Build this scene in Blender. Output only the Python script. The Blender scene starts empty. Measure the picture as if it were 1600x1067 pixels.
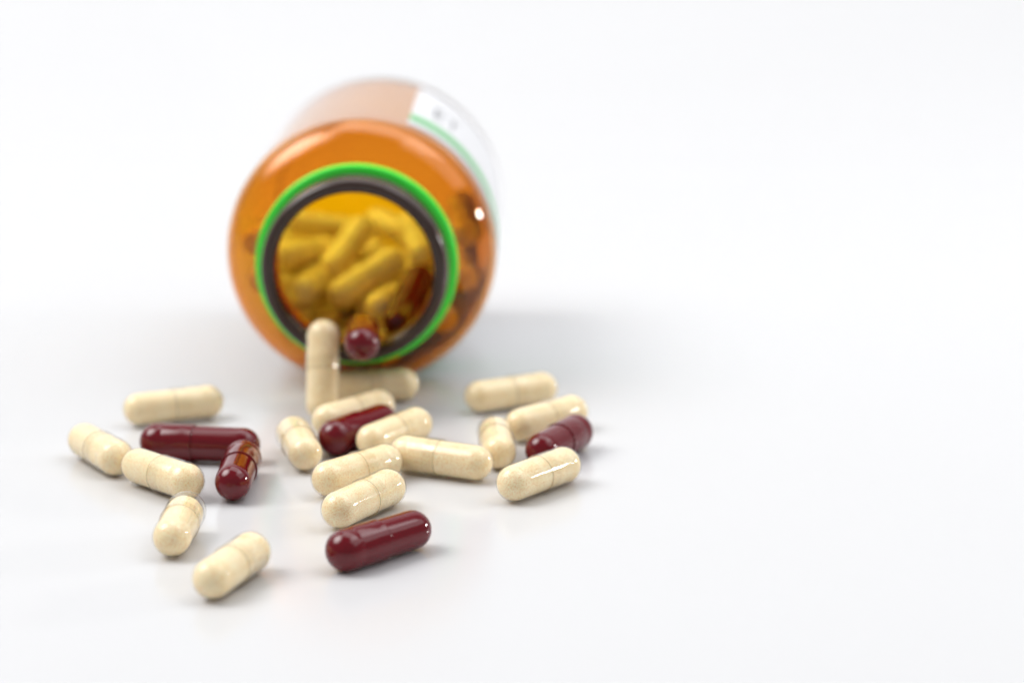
import bpy, bmesh, math, random
from mathutils import Vector, Matrix, Quaternion

random.seed(7)
MM = 0.001
SC = bpy.context.scene
COL = SC.collection

# ------------------------------------------------------------------ camera
cam_d = bpy.data.cameras.new('camera')
cam = bpy.data.objects.new('camera', cam_d); COL.objects.link(cam)
cam.location = (0, 0, 133.125 * MM)
cam.rotation_euler = (math.radians(90 - 13.3), 0, 0)
cam_d.sensor_width = 36.0
cam_d.lens = 81.0
cam_d.clip_start = 0.01
cam_d.clip_end = 20
cam_d.dof.use_dof = True
cam_d.dof.focus_distance = 0.435
cam_d.dof.aperture_fstop = 9.0
SC.camera = cam

# ------------------------------------------------------------------ world, lamps, exposure
w = bpy.data.worlds.new('World'); SC.world = w; w.use_nodes = True
bg = w.node_tree.nodes['Background']
bg.inputs['Color'].default_value = (0.94, 0.96, 1.0, 1)
bg.inputs['Strength'].default_value = 0.26

def area(name, loc, aim, sx, sy, power, color=(1, 1, 1), shape='RECTANGLE'):
    d = bpy.data.lights.new(name, 'AREA'); d.shape = shape
    d.size = sx
    if shape in ('RECTANGLE', 'ELLIPSE'): d.size_y = sy
    d.energy = power; d.color = color
    o = bpy.data.objects.new(name, d); COL.objects.link(o)
    o.location = loc
    o.rotation_euler = (Vector(aim) - Vector(loc)).to_track_quat('-Z', 'Y').to_euler()
    return o

win = area('window_light', (-1.20, 0.54, 1.55), (0.1, 0.45, 0.0), 2.2, 2.0, 120.0, (1.0, 0.995, 0.985))
area('back_light', (0.30, 0.78, 1.25), (0.15, 0.42, 0.0), 1.5, 0.8, 8.0, (0.97, 0.985, 1.0))
area('fill_light', (1.15, 0.35, 1.35), (0.0, 0.45, 0.0), 1.5, 1.3, 7.5, (0.96, 0.98, 1.0))
# the window lamp fades out from its middle, added to soften its reflections
win.data.use_nodes = True
_nt = win.data.node_tree; _em = _nt.nodes['Emission']
_g = _nt.nodes.new('ShaderNodeNewGeometry')
_s = _nt.nodes.new('ShaderNodeVectorMath'); _s.operation = 'DISTANCE'; _s.inputs[1].default_value = (0.5, 0.5, 0.0)
_m = _nt.nodes.new('ShaderNodeMapRange'); _m.interpolation_type = 'SMOOTHSTEP'
_m.inputs['From Min'].default_value = 0.08; _m.inputs['From Max'].default_value = 0.48
_m.inputs['To Min'].default_value = 1.0; _m.inputs['To Max'].default_value = 0.0
_nt.links.new(_g.outputs['Parametric'], _s.inputs[0]); _nt.links.new(_s.outputs['Value'], _m.inputs['Value'])
_nt.links.new(_m.outputs['Result'], _em.inputs['Strength'])
area('lamp_light', (0.62, 0.62, 0.16), (-0.02, 0.48, 0.01), 0.12, 0.042, 1.15, (1.0, 0.98, 0.95), 'ELLIPSE')

SC.view_settings.view_transform = 'Standard'
SC.view_settings.look = 'None'
SC.view_settings.exposure = 0.19
SC.view_settings.gamma = 1.0
SC.cycles.use_denoising = True
SC.cycles.max_bounces = 24
SC.cycles.transmission_bounces = 20
SC.cycles.transparent_max_bounces = 24
SC.cycles.glossy_bounces = 8
SC.cycles.diffuse_bounces = 8
SC.cycles.sample_clamp_indirect = 6.0
SC.cycles.caustics_reflective = False
SC.cycles.blur_glossy = 0.3

# ------------------------------------------------------------------ helpers
def mat(name):
    m = bpy.data.materials.new(name); m.use_nodes = True
    nt = m.node_tree
    return m, nt, nt.nodes['Principled BSDF'], nt.nodes['Material Output']

def node(nt, typ, **kw):
    n = nt.nodes.new(typ)
    for k, v in kw.items():
        if k in n.inputs: n.inputs[k].default_value = v
        else: setattr(n, k, v)
    return n

def lathe(profile, seg=96, close=False):
    """profile: list of (radius, z) in mm; revolve about z. Radius 0 collapses to a pole."""
    bm = bmesh.new(); rings = []
    for r, z in profile:
        if r < 1e-6: rings.append([bm.verts.new((0, 0, z * MM))])
        else: rings.append([bm.verts.new((r * MM * math.cos(2 * math.pi * i / seg), r * MM * math.sin(2 * math.pi * i / seg), z * MM)) for i in range(seg)])
    pairs = list(zip(rings, rings[1:]))
    if close: pairs.append((rings[-1], rings[0]))
    for a, b in pairs:
        for i in range(seg):
            j = (i + 1) % seg
            if len(a) == 1 and len(b) == 1: continue
            if len(a) == 1: bm.faces.new((a[0], b[j], b[i]))
            elif len(b) == 1: bm.faces.new((a[i], a[j], b[0]))
            else: bm.faces.new((a[i], a[j], b[j], b[i]))
    bmesh.ops.recalc_face_normals(bm, faces=bm.faces)
    for f in bm.faces: f.smooth = True
    return bm

def mesh_from(name, bm, m):
    me = bpy.data.meshes.new(name); bm.to_mesh(me); bm.free()
    if m: me.materials.append(m)
    return me

def link(name, me, parent=None):
    o = bpy.data.objects.new(name, me); COL.objects.link(o)
    if parent: o.parent = parent
    return o

def empty(name, loc, label, cat, group=None):
    o = bpy.data.objects.new(name, None); COL.objects.link(o)
    o.location = loc; o.empty_display_size = 0.005
    o['label'] = label; o['category'] = cat
    if group: o['group'] = group
    return o

def arc(cx, cz, r, a0, a1, n):
    return [(cx + r * math.cos(math.radians(a0 + (a1 - a0) * i / n)), cz + r * math.sin(math.radians(a0 + (a1 - a0) * i / n))) for i in range(n + 1)]

# ------------------------------------------------------------------ materials
# white paper
M_paper, nt, b, out = mat('white_paper')
b.inputs['Base Color'].default_value = (0.59, 0.588, 0.594, 1)
b.inputs['Roughness'].default_value = 0.15
b.inputs['Specular IOR Level'].default_value = 0.25
tc = node(nt, 'ShaderNodeTexCoord')
n1 = node(nt, 'ShaderNodeTexNoise', Scale=900.0, Detail=4.0)
bp = node(nt, 'ShaderNodeBump', Strength=0.10, Distance=0.0001)
nt.links.new(tc.outputs['Object'], n1.inputs['Vector'])
nt.links.new(n1.outputs['Fac'], bp.inputs['Height'])
nt.links.new(bp.outputs['Normal'], b.inputs['Normal'])

# amber glass: clear glass filled with an absorbing volume
M_amber, nt, b, out = mat('amber_glass')
nt.nodes.remove(b)
gf = node(nt, 'ShaderNodeFresnel', IOR=1.5)
g1 = node(nt, 'ShaderNodeBsdfRefraction', Roughness=0.025, IOR=1.5)
g2 = node(nt, 'ShaderNodeBsdfGlossy', Roughness=0.025)
for q in (g1, g2): q.inputs['Color'].default_value = (1, 1, 1, 1)
g = node(nt, 'ShaderNodeMixShader')
nt.links.new(gf.outputs[0], g.inputs[0]); nt.links.new(g1.outputs[0], g.inputs[1]); nt.links.new(g2.outputs[0], g.inputs[2])
va = node(nt, 'ShaderNodeVolumeAbsorption', Density=1800.0)
va.inputs['Color'].default_value = (0.976, 0.868, 0.0, 1)
nt.links.new(g.outputs[0], out.inputs['Surface'])
nt.links.new(va.outputs[0], out.inputs['Volume'])

# dark brown moulded rim
M_rim, nt, b, out = mat('dark_brown_rim')
b.inputs['Base Color'].default_value = (0.034, 0.016, 0.011, 1)
b.inputs['Roughness'].default_value = 0.16

# green plastic
M_green, nt, b, out = mat('green_plastic')
b.inputs['Base Color'].default_value = (0.06, 0.97, 0.06, 1)
b.inputs['Roughness'].default_value = 0.3
b.inputs['Subsurface Weight'].default_value = 0.25
b.inputs['Subsurface Radius'].default_value = (0.0008, 0.0015, 0.0006)

# label
M_label, nt, b, out = mat('label_paper')
b.inputs['Base Color'].default_value = (0.72, 0.72, 0.74, 1)
b.inputs['Roughness'].default_value = 0.35
tl = node(nt, 'ShaderNodeBsdfTranslucent'); tl.inputs['Color'].default_value = (0.84, 0.84, 0.84, 1)
mx = node(nt, 'ShaderNodeMixShader'); mx.inputs[0].default_value = 0.03
nt.links.new(b.outputs[0], mx.inputs[1]); nt.links.new(tl.outputs[0], mx.inputs[2]); nt.links.new(mx.outputs[0], out.inputs['Surface'])
M_stripe, nt, b, out = mat('label_green_print')
b.inputs['Base Color'].default_value = (0.10, 0.46, 0.14, 1)
b.inputs['Roughness'].default_value = 0.35
M_ink, nt, b, out = mat('label_grey_print')
b.inputs['Base Color'].default_value = (0.04, 0.04, 0.045, 1)
b.inputs['Roughness'].default_value = 0.4

# gelatin shell, a thin clear sheet
def shell_mat(name, tint, ior=1.52):
    m, nt, b, out = mat(name); nt.nodes.remove(b)
    geo = node(nt, 'ShaderNodeNewGeometry')
    mr = node(nt, 'ShaderNodeMapRange'); mr.inputs['To Min'].default_value = ior; mr.inputs['To Max'].default_value = 1 / ior
    fr = node(nt, 'ShaderNodeFresnel')
    tr = node(nt, 'ShaderNodeBsdfTransparent'); tr.inputs['Color'].default_value = (*tint, 1)
    gl = node(nt, 'ShaderNodeBsdfGlossy', Roughness=0.085)
    mx = node(nt, 'ShaderNodeMixShader')
    nt.links.new(geo.outputs['Backfacing'], mr.inputs['Value'])
    nt.links.new(mr.outputs['Result'], fr.inputs['IOR'])
    tc = node(nt, 'ShaderNodeTexCoord')
    nz = node(nt, 'ShaderNodeTexNoise', Scale=260.0, Detail=2.0)
    bp = node(nt, 'ShaderNodeBump', Strength=0.006, Distance=0.0004)
    nt.links.new(tc.outputs['Object'], nz.inputs['Vector'])
    nt.links.new(nz.outputs['Fac'], bp.inputs['Height'])
    nt.links.new(bp.outputs['Normal'], gl.inputs['Normal'])
    nt.links.new(fr.outputs[0], mx.inputs[0]); nt.links.new(tr.outputs[0], mx.inputs[1]); nt.links.new(gl.outputs[0], mx.inputs[2])
    nt.links.new(mx.outputs[0], out.inputs['Surface'])
    return m
M_shell = shell_mat('clear_gelatin', (0.995, 0.985, 0.96))

M_edge, nt, b, out = mat('gelatin_edge')
b.inputs['Base Color'].default_value = (0.62, 0.45, 0.25, 1)  # dark tint paints in how light dims inside the clear sheet's edge
b.inputs['Roughness'].default_value = 0.2
_t = node(nt, 'ShaderNodeBsdfTransparent'); _x = node(nt, 'ShaderNodeMixShader'); _x.inputs[0].default_value = 0.42
nt.links.new(_t.outputs[0], _x.inputs[1]); nt.links.new(b.outputs[0], _x.inputs[2]); nt.links.new(_x.outputs[0], out.inputs['Surface'])

# powder
M_powder, nt, b, out = mat('cream_powder')
tc = node(nt, 'ShaderNodeTexCoord'); oi = node(nt, 'ShaderNodeObjectInfo')
add = node(nt, 'ShaderNodeVectorMath', operation='ADD')
sc = node(nt, 'ShaderNodeVectorMath', operation='SCALE'); sc.inputs['Scale'].default_value = 3.0
comb = node(nt, 'ShaderNodeCombineXYZ')
for i in range(3): nt.links.new(oi.outputs['Random'], comb.inputs[i])
nt.links.new(comb.outputs[0], sc.inputs[0])
nt.links.new(tc.outputs['Object'], add.inputs[0]); nt.links.new(sc.outputs[0], add.inputs[1])
nf = node(nt, 'ShaderNodeTexNoise', Scale=4200.0, Detail=3.0)
nb = node(nt, 'ShaderNodeTexNoise', Scale=280.0, Detail=3.0)
for q in (nf, nb): nt.links.new(add.outputs[0], q.inputs['Vector'])
r1 = node(nt, 'ShaderNodeValToRGB')
r1.color_ramp.elements[0].position = 0.34; r1.color_ramp.elements[0].color = (0.90, 0.62, 0.33, 1)
r1.color_ramp.elements[1].position = 0.56; r1.color_ramp.elements[1].color = (1.0, 0.885, 0.635, 1)
r2 = node(nt, 'ShaderNodeValToRGB')
r2.color_ramp.elements[0].position = 0.30; r2.color_ramp.elements[0].color = (0.95, 0.91, 0.83, 1)
r2.color_ramp.elements[1].position = 0.65; r2.color_ramp.elements[1].color = (1, 1, 1, 1)
mul = node(nt, 'ShaderNodeMix', data_type='RGBA', blend_type='MULTIPLY'); mul.inputs[0].default_value = 1.0
nt.links.new(nf.outputs['Fac'], r1.inputs[0]); nt.links.new(nb.outputs['Fac'], r2.inputs[0])
nt.links.new(r1.outputs[0], mul.inputs[6]); nt.links.new(r2.outputs[0], mul.inputs[7])
nt.links.new(mul.outputs[2], b.inputs['Base Color'])
b.inputs['Roughness'].default_value = 0.9
b.inputs['Specular IOR Level'].default_value = 0.1
b.inputs['Subsurface Weight'].default_value = 0.35
b.inputs['Subsurface Radius'].default_value = (0.0014, 0.0010, 0.0006)

# dark red gelatin
M_red, nt, b, out = mat('dark_red_gelatin')
b.inputs['Base Color'].default_value = (0.125, 0.0015, 0.006, 1)
b.inputs['Roughness'].default_value = 0.10
b.inputs['IOR'].default_value = 1.5
b.inputs['Subsurface Weight'].default_value = 0.0
tc = node(nt, 'ShaderNodeTexCoord')
nz = node(nt, 'ShaderNodeTexNoise', Scale=240.0, Detail=2.0)
bp = node(nt, 'ShaderNodeBump', Strength=0.04, Distance=0.0004)
nt.links.new(tc.outputs['Object'], nz.inputs['Vector']); nt.links.new(nz.outputs['Fac'], bp.inputs['Height'])
nt.links.new(bp.outputs['Normal'], b.inputs['Normal'])

# ------------------------------------------------------------------ the setting: one sheet of paper, flat and then swept up behind
def build_sweep():
    bm = bmesh.new()
    prof = [(-0.6, 0), (0.2, 0), (0.5, 0), (0.75, 0)]
    R0, y0 = 0.55, 0.80
    prof += [(y0 + R0 * math.sin(math.radians(a)), R0 - R0 * math.cos(math.radians(a))) for a in range(0, 86, 5)]
    y, z = prof[-1]; prof.append((y + 0.06, z + 0.7))
    xs = [-1.6 + 3.2 * i / 12 for i in range(13)]
    rows = [[bm.verts.new((x, y, z)) for x in xs] for y, z in prof]
    for a, b in zip(rows, rows[1:]):
        for i in range(len(xs) - 1):
            f = bm.faces.new((a[i], a[i + 1], b[i + 1], b[i])); f.smooth = True
    o = link('white_paper_ground', mesh_from('white_paper_ground', bm, M_paper))
    o['kind'] = 'structure'
build_sweep()

# ------------------------------------------------------------------ the bottle, built along +z from its mouth (z = 0) to its base, then laid along the table
BR = 31.0
bottle = empty('pill_bottle', (-34.858 * MM, 498.927 * MM, BR * MM),
               'amber glass pill bottle lying on its side, its open mouth spilling capsules', 'bottle')
# local +z -> world +y (yaw 0.4 deg), local +y -> world up, local +x -> world -x
yaw = 0.007028
zax = Vector((math.sin(yaw), math.cos(yaw), 0)); yax = Vector((0, 0, 1)); xax = yax.cross(zax)
bottle.rotation_mode = 'QUATERNION'
bottle.rotation_quaternion = Matrix((xax, yax, zax)).transposed().to_quaternion()

L = 101.0
rim = [(17.7, -0.5), (18.1, -1.05)] + arc(19.2, 0.3, 1.35, 255, 345, 8) + [(20.75, 1.4), (20.9, 2.6), (20.6, 3.2), (20.0, 3.6), (20.0, 4.1), (20.4, 4.4), (20.8, 4.8), (20.8, 5.3), (20.4, 5.7), (20.0, 6.1),
       (19.15, 6.1), (19.15, 1.0), (18.2, 0.8), (17.65, 0.2)]
outer = [(17.8, 0.95), (18.4, 1.1), (19.05, 1.3), (19.05, 6.3), (20.0, 6.4), (20.0, 8.6), (20.0, 11.0), (20.15, 12.4), (20.8, 13.4)]
outer += arc(21.6, 23.0, 9.4, -90, 0, 22)[1:]
outer += [(31.0, 24.2), (31.0, 60.0), (31.0, L - 3.0), (31.0, L - 1.7)]
outer += arc(29.4, L - 1.6, 1.6, 0, 90, 10)
outer += [(29.3, L), (28.6, L)]
outer += [(26.0, L), (14.0, L - 0.15), (0, L - 0.25)]
inner = [(0, L - 4.1), (14.0, L - 4.0), (26.0, L - 3.8), (27.9, L - 3.8), (28.3, L - 3.8)]
inner += arc(28.4, L - 5.1, 1.3, 90, 0, 6)
inner += [(29.7, L - 5.3), (29.7, L - 6.5), (29.7, 60.0), (29.6, 29.0)]
inner += arc(20.9, 24.5, 8.4, 0, -90, 16)
inner += [(19.3, 16.2), (18.6, 15.3), (18.1, 13.5), (17.75, 8.6)]
bm = lathe(outer + inner, 144, close=True)
link('glass_body', mesh_from('glass_body', bm, M_amber), bottle)

link('mouth_rim', mesh_from('mouth_rim', lathe(rim, 144, close=True), M_rim), bottle)

# green band left on the neck by the torn-off cap
band = [(20.05, 6.7), (20.05, 9.7), (20.5, 10.1), (22.0, 10.1)] + arc(22.0, 9.4, 0.7, 90, 0, 4) + [(22.7, 7.4)] + arc(22.2, 7.2, 0.5, 0, -90, 4) + [(20.5, 6.6)]
bm = lathe(band, 144, close=True)
link('tamper_band', mesh_from('tamper_band', bm, M_green), bottle)

# label: angle measured clockwise from the top as the camera sees it
def wrap(theta, r, s):
    return Vector((-r * math.sin(theta), r * math.cos(theta), s)) * MM
def wrapped_sheet(t0, t1, s0, s1, r0, r1, nt_=72, ns=6):
    bm = bmesh.new()
    def grid(r):
        return [[bm.verts.new(wrap(math.radians(t0 + (t1 - t0) * i / nt_), r, s0 + (s1 - s0) * j / ns)) for i in range(nt_ + 1)] for j in range(ns + 1)]
    A, B = grid(r1), grid(r0)
    for j in range(ns):
        for i in range(nt_):
            bm.faces.new((A[j][i], A[j][i + 1], A[j + 1][i + 1], A[j + 1][i])); bm.faces.new((B[j][i], B[j + 1][i], B[j + 1][i + 1], B[j][i + 1]))
    for i in range(nt_):
        bm.faces.new((A[0][i], A[0][i + 1], B[0][i + 1], B[0][i])); bm.faces.new((A[ns][i], A[ns][i + 1], B[ns][i + 1], B[ns][i]))
    for j in range(ns):
        bm.faces.new((A[j][0], A[j + 1][0], B[j + 1][0], B[j][0])); bm.faces.new((A[j][nt_], A[j + 1][nt_], B[j + 1][nt_], B[j][nt_]))
    bmesh.ops.recalc_face_normals(bm, faces=bm.faces)
    for f in bm.faces: f.smooth = len(f.verts) == 4 and abs(f.normal.z) < 0.5
    return bm
label = link('label', mesh_from('label', wrapped_sheet(20, 185, 25.5, 92, 31.05, 31.22), M_label), bottle)
link('printed_stripe', mesh_from('printed_stripe', wrapped_sheet(20.05, 184.95, 33, 43, 31.222, 31.25, 72, 2), M_stripe), label)

def lettering(text, height, th0, s_base, stretch):
    cu = bpy.data.curves.new('lettering', 'FONT'); cu.body = text; cu.size = height; cu.space_character = 1.25
    tmp = bpy.data.objects.new('lettering_tmp', cu); COL.objects.link(tmp)
    bpy.context.view_layer.update()
    me = bpy.data.meshes.new_from_object(tmp.evaluated_get(bpy.context.evaluated_depsgraph_get()))
    bpy.data.objects.remove(tmp)
    bm = bmesh.new(); bm.from_mesh(me)
    ret = bmesh.ops.extrude_face_region(bm, geom=list(bm.faces))
    for v in [g for g in ret['geom'] if isinstance(g, bmesh.types.BMVert)]: v.co.z = 1.0
    bmesh.ops.recalc_face_normals(bm, faces=bm.faces)
    for v in bm.verts:
        x, y, z = v.co
        v.co = wrap(math.radians(th0) + x / 31.25, 31.223 + 0.03 * z, s_base + y * stretch)
    return mesh_from('lettering', bm, M_ink)
link('lettering', lettering('ET', 6.4, 29.0, 54.0, 3.6), label)

# ------------------------------------------------------------------ capsules
POSE = {
    '1': (-80.85, 483.26, 3.75, -67.02, 489.62, 3.75),
    '2': (-88.17, 458.48, 3.75, -79.84, 445.73, 3.75),
    '3': (-73.02, 457.37, 3.75, -55.32, 454.71, 3.75),
    '4': (-74.09, 439.73, 3.75, -63.28, 429.00, 3.75),
    '5': (-54.08, 428.62, 3.75, -54.03, 444.82, 3.75),
    '6': (-61.02, 394.70, 3.75, -60.64, 409.92, 3.75),
    '7': (-50.86, 372.18, 3.75, -46.07, 385.76, 3.75),
    '8': (-41.86, 448.75, 3.75, -45.59, 463.51, 3.75),
    '11': (-39.13, 474.11, 3.75, -29.22, 485.66, 3.75),
    '12': (-36.48, 460.63, 3.75, -28.11, 473.34, 3.75),
    '13': (-28.78, 458.26, 3.75, -20.41, 470.97, 3.75),
    '14': (-21.26, 448.82, 3.75, -7.29, 441.87, 3.75),
    '15': (-35.63, 431.00, 3.75, -25.45, 442.32, 3.75),
    '16': (-32.06, 411.13, 3.75, -24.05, 424.75, 3.75),
    '17': (-29.27, 387.03, 3.75, -18.25, 398.49, 3.75),
    '18': (-2.65, 449.94, 3.75, -3.64, 465.13, 3.75),
    '19': (-6.94, 494.24, 3.75, 6.54, 501.31, 3.75),
    '20': (1.96, 470.44, 3.75, 12.80, 481.13, 3.75),
    '21': (6.29, 451.17, 3.75, 13.23, 464.72, 3.75),
    '22': (0.55, 428.14, 3.75, 10.04, 440.04, 3.75),
    '10': (-39.52, 501.42, 3.75, -24.68, 504.83, 3.75),
    '9': (-41.63, 487.89, 3.75, -41.59, 494.53, 17.45),
    '23': (-32.29, 482.51, 18.49, -33.06, 497.71, 18.18),
    '24': (-26.26, 517.79, 15.35, -21.91, 530.53, 22.46),
    'A': (-54.64, 549.15, 24.56, -47.02, 562.27, 23.33),
    'B': (-43.61, 551.47, 21.74, -38.08, 564.23, 27.95),
    'C': (-40.54, 537.37, 17.94, -29.20, 545.75, 23.68),
    'D': (-49.27, 529.00, 20.18, -47.11, 544.07, 19.72),
    'E': (-34.15, 577.31, 28.05, -23.67, 566.51, 25.76),
    'F': (-54.85, 575.18, 27.75, -40.68, 579.86, 24.76),
    'G': (-31.12, 529.99, 16.39, -26.17, 544.39, 16.56),
    'H': (-21.59, 545.95, 25.95, -25.03, 560.21, 30.04),
    'f0': (-56.56, 591.65, 22.51, -53.65, 578.16, 16.08),
    'f1': (-44.72, 592.13, 9.77, -29.63, 592.02, 7.76),
    'f2': (-28.49, 584.59, 7.22, -15.55, 584.81, 15.23),
    'f3': (-43.10, 554.30, 8.14, -41.83, 569.47, 7.74),
    'f4': (-57.94, 558.43, 24.28, -53.78, 570.63, 16.17),
    'f5': (-50.04, 584.74, 12.29, -35.92, 584.68, 6.58),
    'f6': (-34.57, 573.19, 20.57, -33.03, 586.34, 13.05),
    'f7': (-27.94, 592.05, 15.86, -23.04, 578.21, 19.90),
    'f8': (-22.74, 591.97, 10.30, -12.50, 591.90, 21.57),
    'f9': (-42.30, 577.11, 7.88, -27.08, 576.80, 7.63),
    'f10': (-26.81, 574.02, 14.85, -32.83, 561.37, 20.82),
    'f11': (-16.21, 545.46, 14.78, -26.33, 554.84, 21.21),
    'f12': (-28.22, 560.58, 7.37, -29.70, 545.43, 7.05),
    'f13': (-49.21, 558.85, 11.49, -45.82, 570.91, 20.14),
    'f14': (-29.97, 558.04, 14.62, -33.83, 543.36, 13.40),
    'f15': (-37.42, 590.17, 18.82, -52.16, 592.18, 15.62),
    'f16': (-36.72, 563.26, 13.84, -40.38, 548.51, 14.83),
    'f17': (-22.71, 564.74, 18.41, -14.17, 577.28, 17.16),
    'f18': (-48.48, 571.17, 11.02, -43.89, 583.42, 18.80),
    'f19': (-22.08, 531.64, 10.04, -22.51, 546.85, 9.73),
    'f20': (-36.46, 547.96, 6.65, -35.19, 563.13, 6.58),
    'f21': (-19.74, 553.56, 11.50, -13.20, 565.20, 18.82),
    'f22': (-27.93, 568.09, 7.27, -40.32, 572.22, 15.09),
    'f23': (-20.23, 577.32, 11.03, -21.69, 562.20, 10.14),
    'f24': (-44.75, 547.04, 8.81, -44.88, 531.81, 8.82),
    'g0': (-58.93, 523.85, 33.26, -58.78, 539.07, 33.36),
    'g1': (-57.98, 524.71, 23.85, -58.43, 539.80, 25.77),
    'g2': (-50.99, 523.03, 12.80, -50.87, 538.26, 12.79),
    'g3': (-37.42, 525.18, 7.09, -37.55, 540.40, 7.44),
    'g4': (-28.88, 523.26, 7.26, -29.96, 538.35, 8.96),
    'g5': (-16.03, 522.61, 15.34, -16.30, 537.82, 14.80),
    'g6': (-11.23, 524.84, 24.46, -10.96, 539.37, 29.03),
    'g7': (-10.61, 526.91, 34.82, -11.26, 541.71, 38.35),
    'g8': (-55.65, 539.48, 18.65, -53.59, 554.30, 15.80),
    'g9': (-12.07, 540.73, 21.46, -12.21, 555.95, 20.91),
}

RAD = 3.84
def dome(r, zc, up, n=9, squash=1.0):
    return [(r * math.cos(math.pi / 2 * i / n), zc + (1 if up else -1) * squash * r * math.sin(math.pi / 2 * i / n)) for i in range(n)] + [(0, zc + (1 if up else -1) * squash * r)]

_cache = {}
def capsule_meshes(Lc, kind, fill):
    key = (round(Lc, 1), kind, fill)
    if key in _cache: return _cache[key]
    h = Lc / 2; edge = h + RAD - 11.7
    cap_m = M_red if kind == 'red' else M_shell
    rc, rb = RAD, RAD - 0.22
    groove = [(rc, h - 1.9), (rc - 0.07, h - 1.55), (rc - 0.07, h - 1.25), (rc, h - 0.9)]
    cap = [(rb + 0.03, edge + 0.10), (rb + 0.06, edge), (rc - 0.03, edge), (rc + 0.01, edge + 0.08), (rc, edge + 0.2), (rc, edge + 2.0)] + groove + dome(rc, h, True)
    body = [(rb, edge + 3.0), (rb, edge), (rb, -h + 1.0)] + dome(rb, -h - 0.22, False)
    cap_bm = lathe(cap, 48); cap_me = bpy.data.meshes.new('cap')
    if kind == 'cream':
        for f in cap_bm.faces:
            if f.calc_center_median().z < (edge + 0.1) * MM: f.material_index = 1
    cap_bm.to_mesh(cap_me); cap_bm.free(); cap_me.materials.append(cap_m)
    if kind == 'cream': cap_me.materials.append(M_edge)
    res = [('cap', cap_me), ('body', mesh_from('body', lathe(body, 48), cap_m))]
    if kind == 'cream':
        rp = RAD - 0.36
        top = h - fill
        pw = list(reversed(dome(rp, -h - 0.05, False))) + [(rp, -2.0), (rp, top - 1.0)]
        if fill == 0: pw += dome(rp + 0.12, top, True)
        else: pw += [(rp, top - 0.3), (rp - 0.4, top + 0.3), (rp * 0.5, top + 0.8), (0, top + 0.9)]
        res.append(('powder', mesh_from('powder', lathe(pw, 48), M_powder)))
    _cache[key] = res
    return res

def capsule(k, kind, label, group, flip=False, fill=0):
    p = POSE[k]; a, b = Vector(p[:3]), Vector(p[3:])
    if flip: a, b = b, a
    mid = (a + b) / 2; d = (b - a)
    e = empty(kind + '_capsule', (mid + Vector((0, 0, 0.09))) * MM, label, 'capsule', group)
    e.scale = (random.uniform(0.985, 1.0),) * 3
    q = d.normalized().to_track_quat('Z', 'Y') @ Quaternion((0, 0, 1), random.uniform(0, 6.28))
    e.rotation_mode = 'QUATERNION'; e.rotation_quaternion = q
    for nm, me in capsule_meshes(d.length, kind, fill): link(nm, me, e)
    return e

GS = 'capsules spilled on the white paper'
GI = 'capsules inside the amber bottle'
# P1 carries the cap unless flipped
capsule('1', 'cream', 'cream capsule farthest to the left of the blurred pile, behind the long red one', GS)
capsule('2', 'cream', 'pale cream capsule leftmost of all, its near end turned to the right', GS)
capsule('3', 'red', 'long dark red capsule lying sideways on the left, between three cream ones', GS, True)
capsule('4', 'cream', 'cream capsule just in front of the long sideways red one, left of the upright red', GS)
capsule('5', 'red', 'dark red capsule pointing at the viewer, in front of the long sideways red one', GS)
capsule('6', 'cream', 'cream capsule pointing at the viewer with an empty clear far end', GS, False, 1.0)
capsule('7', 'cream', 'cream capsule nearest to the viewer at the lower left', GS)
capsule('8', 'cream', 'cream capsule end-on in the gap between left and middle groups', GS)
capsule('9', 'cream', 'cream capsule standing upright against the lip of the bottle mouth', GS)
capsule('10', 'cream', 'cream capsule lying crossways in the shade under the bottle mouth', GS)
capsule('11', 'cream', 'cream capsule at the foot of the upright one, behind the red capsule', GS)
capsule('12', 'red', 'dark red capsule wedged between cream ones in front of the bottle mouth', GS, True)
capsule('13', 'cream', 'cream capsule right of the wedged red one, in front of the mouth', GS)
capsule('14', 'cream', 'cream capsule lying sideways in the middle, its rounded end to the right', GS, True)
capsule('15', 'cream', 'cream capsule behind the pair of parallel capsules at the front centre', GS)
capsule('16', 'cream', 'speckled cream capsule directly behind the front red capsule', GS)
capsule('17', 'red', 'glossy dark red capsule at the front centre, foremost of the red ones', GS, True)
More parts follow.
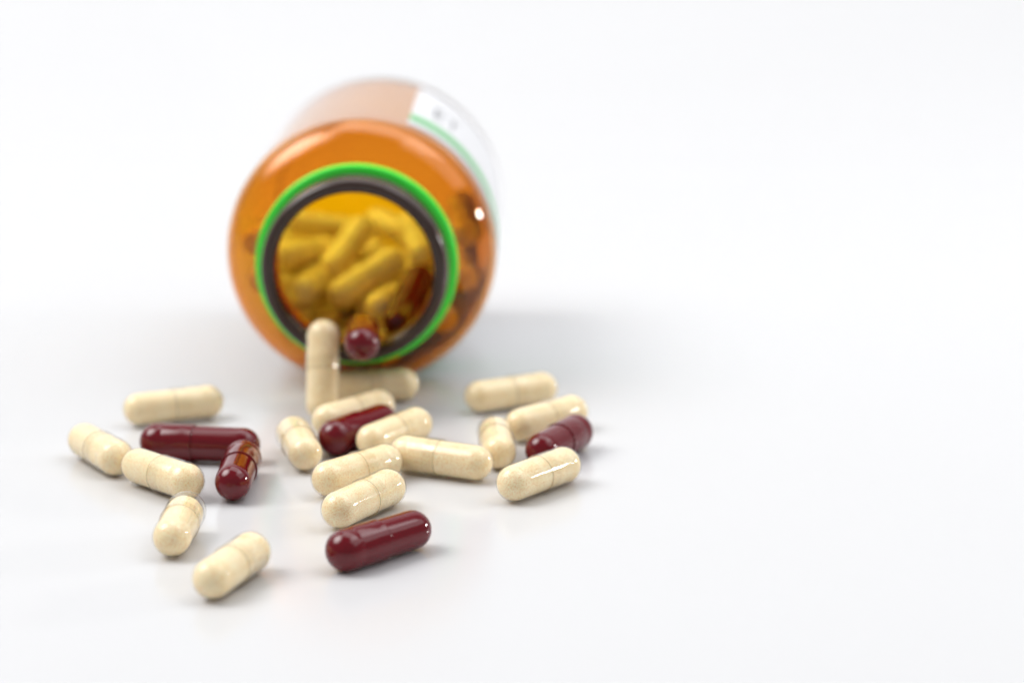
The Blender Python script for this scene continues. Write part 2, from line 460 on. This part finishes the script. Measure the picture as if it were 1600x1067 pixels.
capsule('18', 'cream', 'cream capsule pointing at the viewer between two sideways ones at right', GS, False, 0.7)
capsule('19', 'cream', 'blurred cream capsule farthest back on the right side', GS)
capsule('20', 'cream', 'cream capsule behind the red one in the right group', GS)
capsule('21', 'red', 'dark red capsule rightmost of all, behind a sharp cream one', GS)
capsule('22', 'cream', 'sharp cream capsule with a bright streak in front of the rightmost red one', GS)
capsule('23', 'red', 'dark red capsule poking out of the bottle mouth', GI, True)
capsule('24', 'red', 'dark red capsule lying slanted just inside the bottle mouth on the right', GI)
INSIDE = {
 'A': 'cream capsule inside the bottle, at the left edge of the mouth opening',
 'B': 'cream capsule inside the bottle, steep in the middle of the opening',
 'C': 'cream capsule inside the bottle, slanted across just behind the lip',
 'D': 'cream capsule inside the bottle, low at left behind the upright one',
 'E': 'cream capsule inside the bottle, high at right of the opening',
 'F': 'cream capsule inside the bottle, high at left of the opening',
 'G': 'cream capsule inside the bottle, low between the two red ones',
 'H': 'cream capsule inside the bottle, at right above the slanted red one',
}
for k, t in INSIDE.items(): capsule(k, 'cream', t, GI)
for k in POSE:
    if k[0] == 'f':
        capsule(k, 'cream', 'cream capsule deep in the pile at the back of the bottle', GI)
# capsules that lie against the glass and show as shapes through the shoulder
SHOULDER = {
 'g0': "cream capsule seen through the amber shoulder, straight left of the green ring",
 'g1': "cream capsule seen through the amber shoulder, just below the green ring's leftmost point",
 'g2': "cream capsule seen through the amber shoulder near the bottle's lower left edge",
 'g3': 'cream capsule lying on the floor of the bottle, behind the upright cream one',
 'g4': 'cream capsule lying on the floor of the bottle, below the red one poking out',
 'g5': "cream capsule seen through the amber shoulder, lower right of the green ring",
 'g6': "cream capsule seen through the amber shoulder, straight right of the green ring",
 'g7': "cream capsule seen through the amber shoulder close under the bright lamp spot",
 'g8': "cream capsule deeper in the bottle at its lower left wall, behind the shoulder ones",
 'g9': "cream capsule deeper in the bottle at its right wall, behind the shoulder ones",
}
for k, s in SHOULDER.items(): capsule(k, 'cream', s, GI)
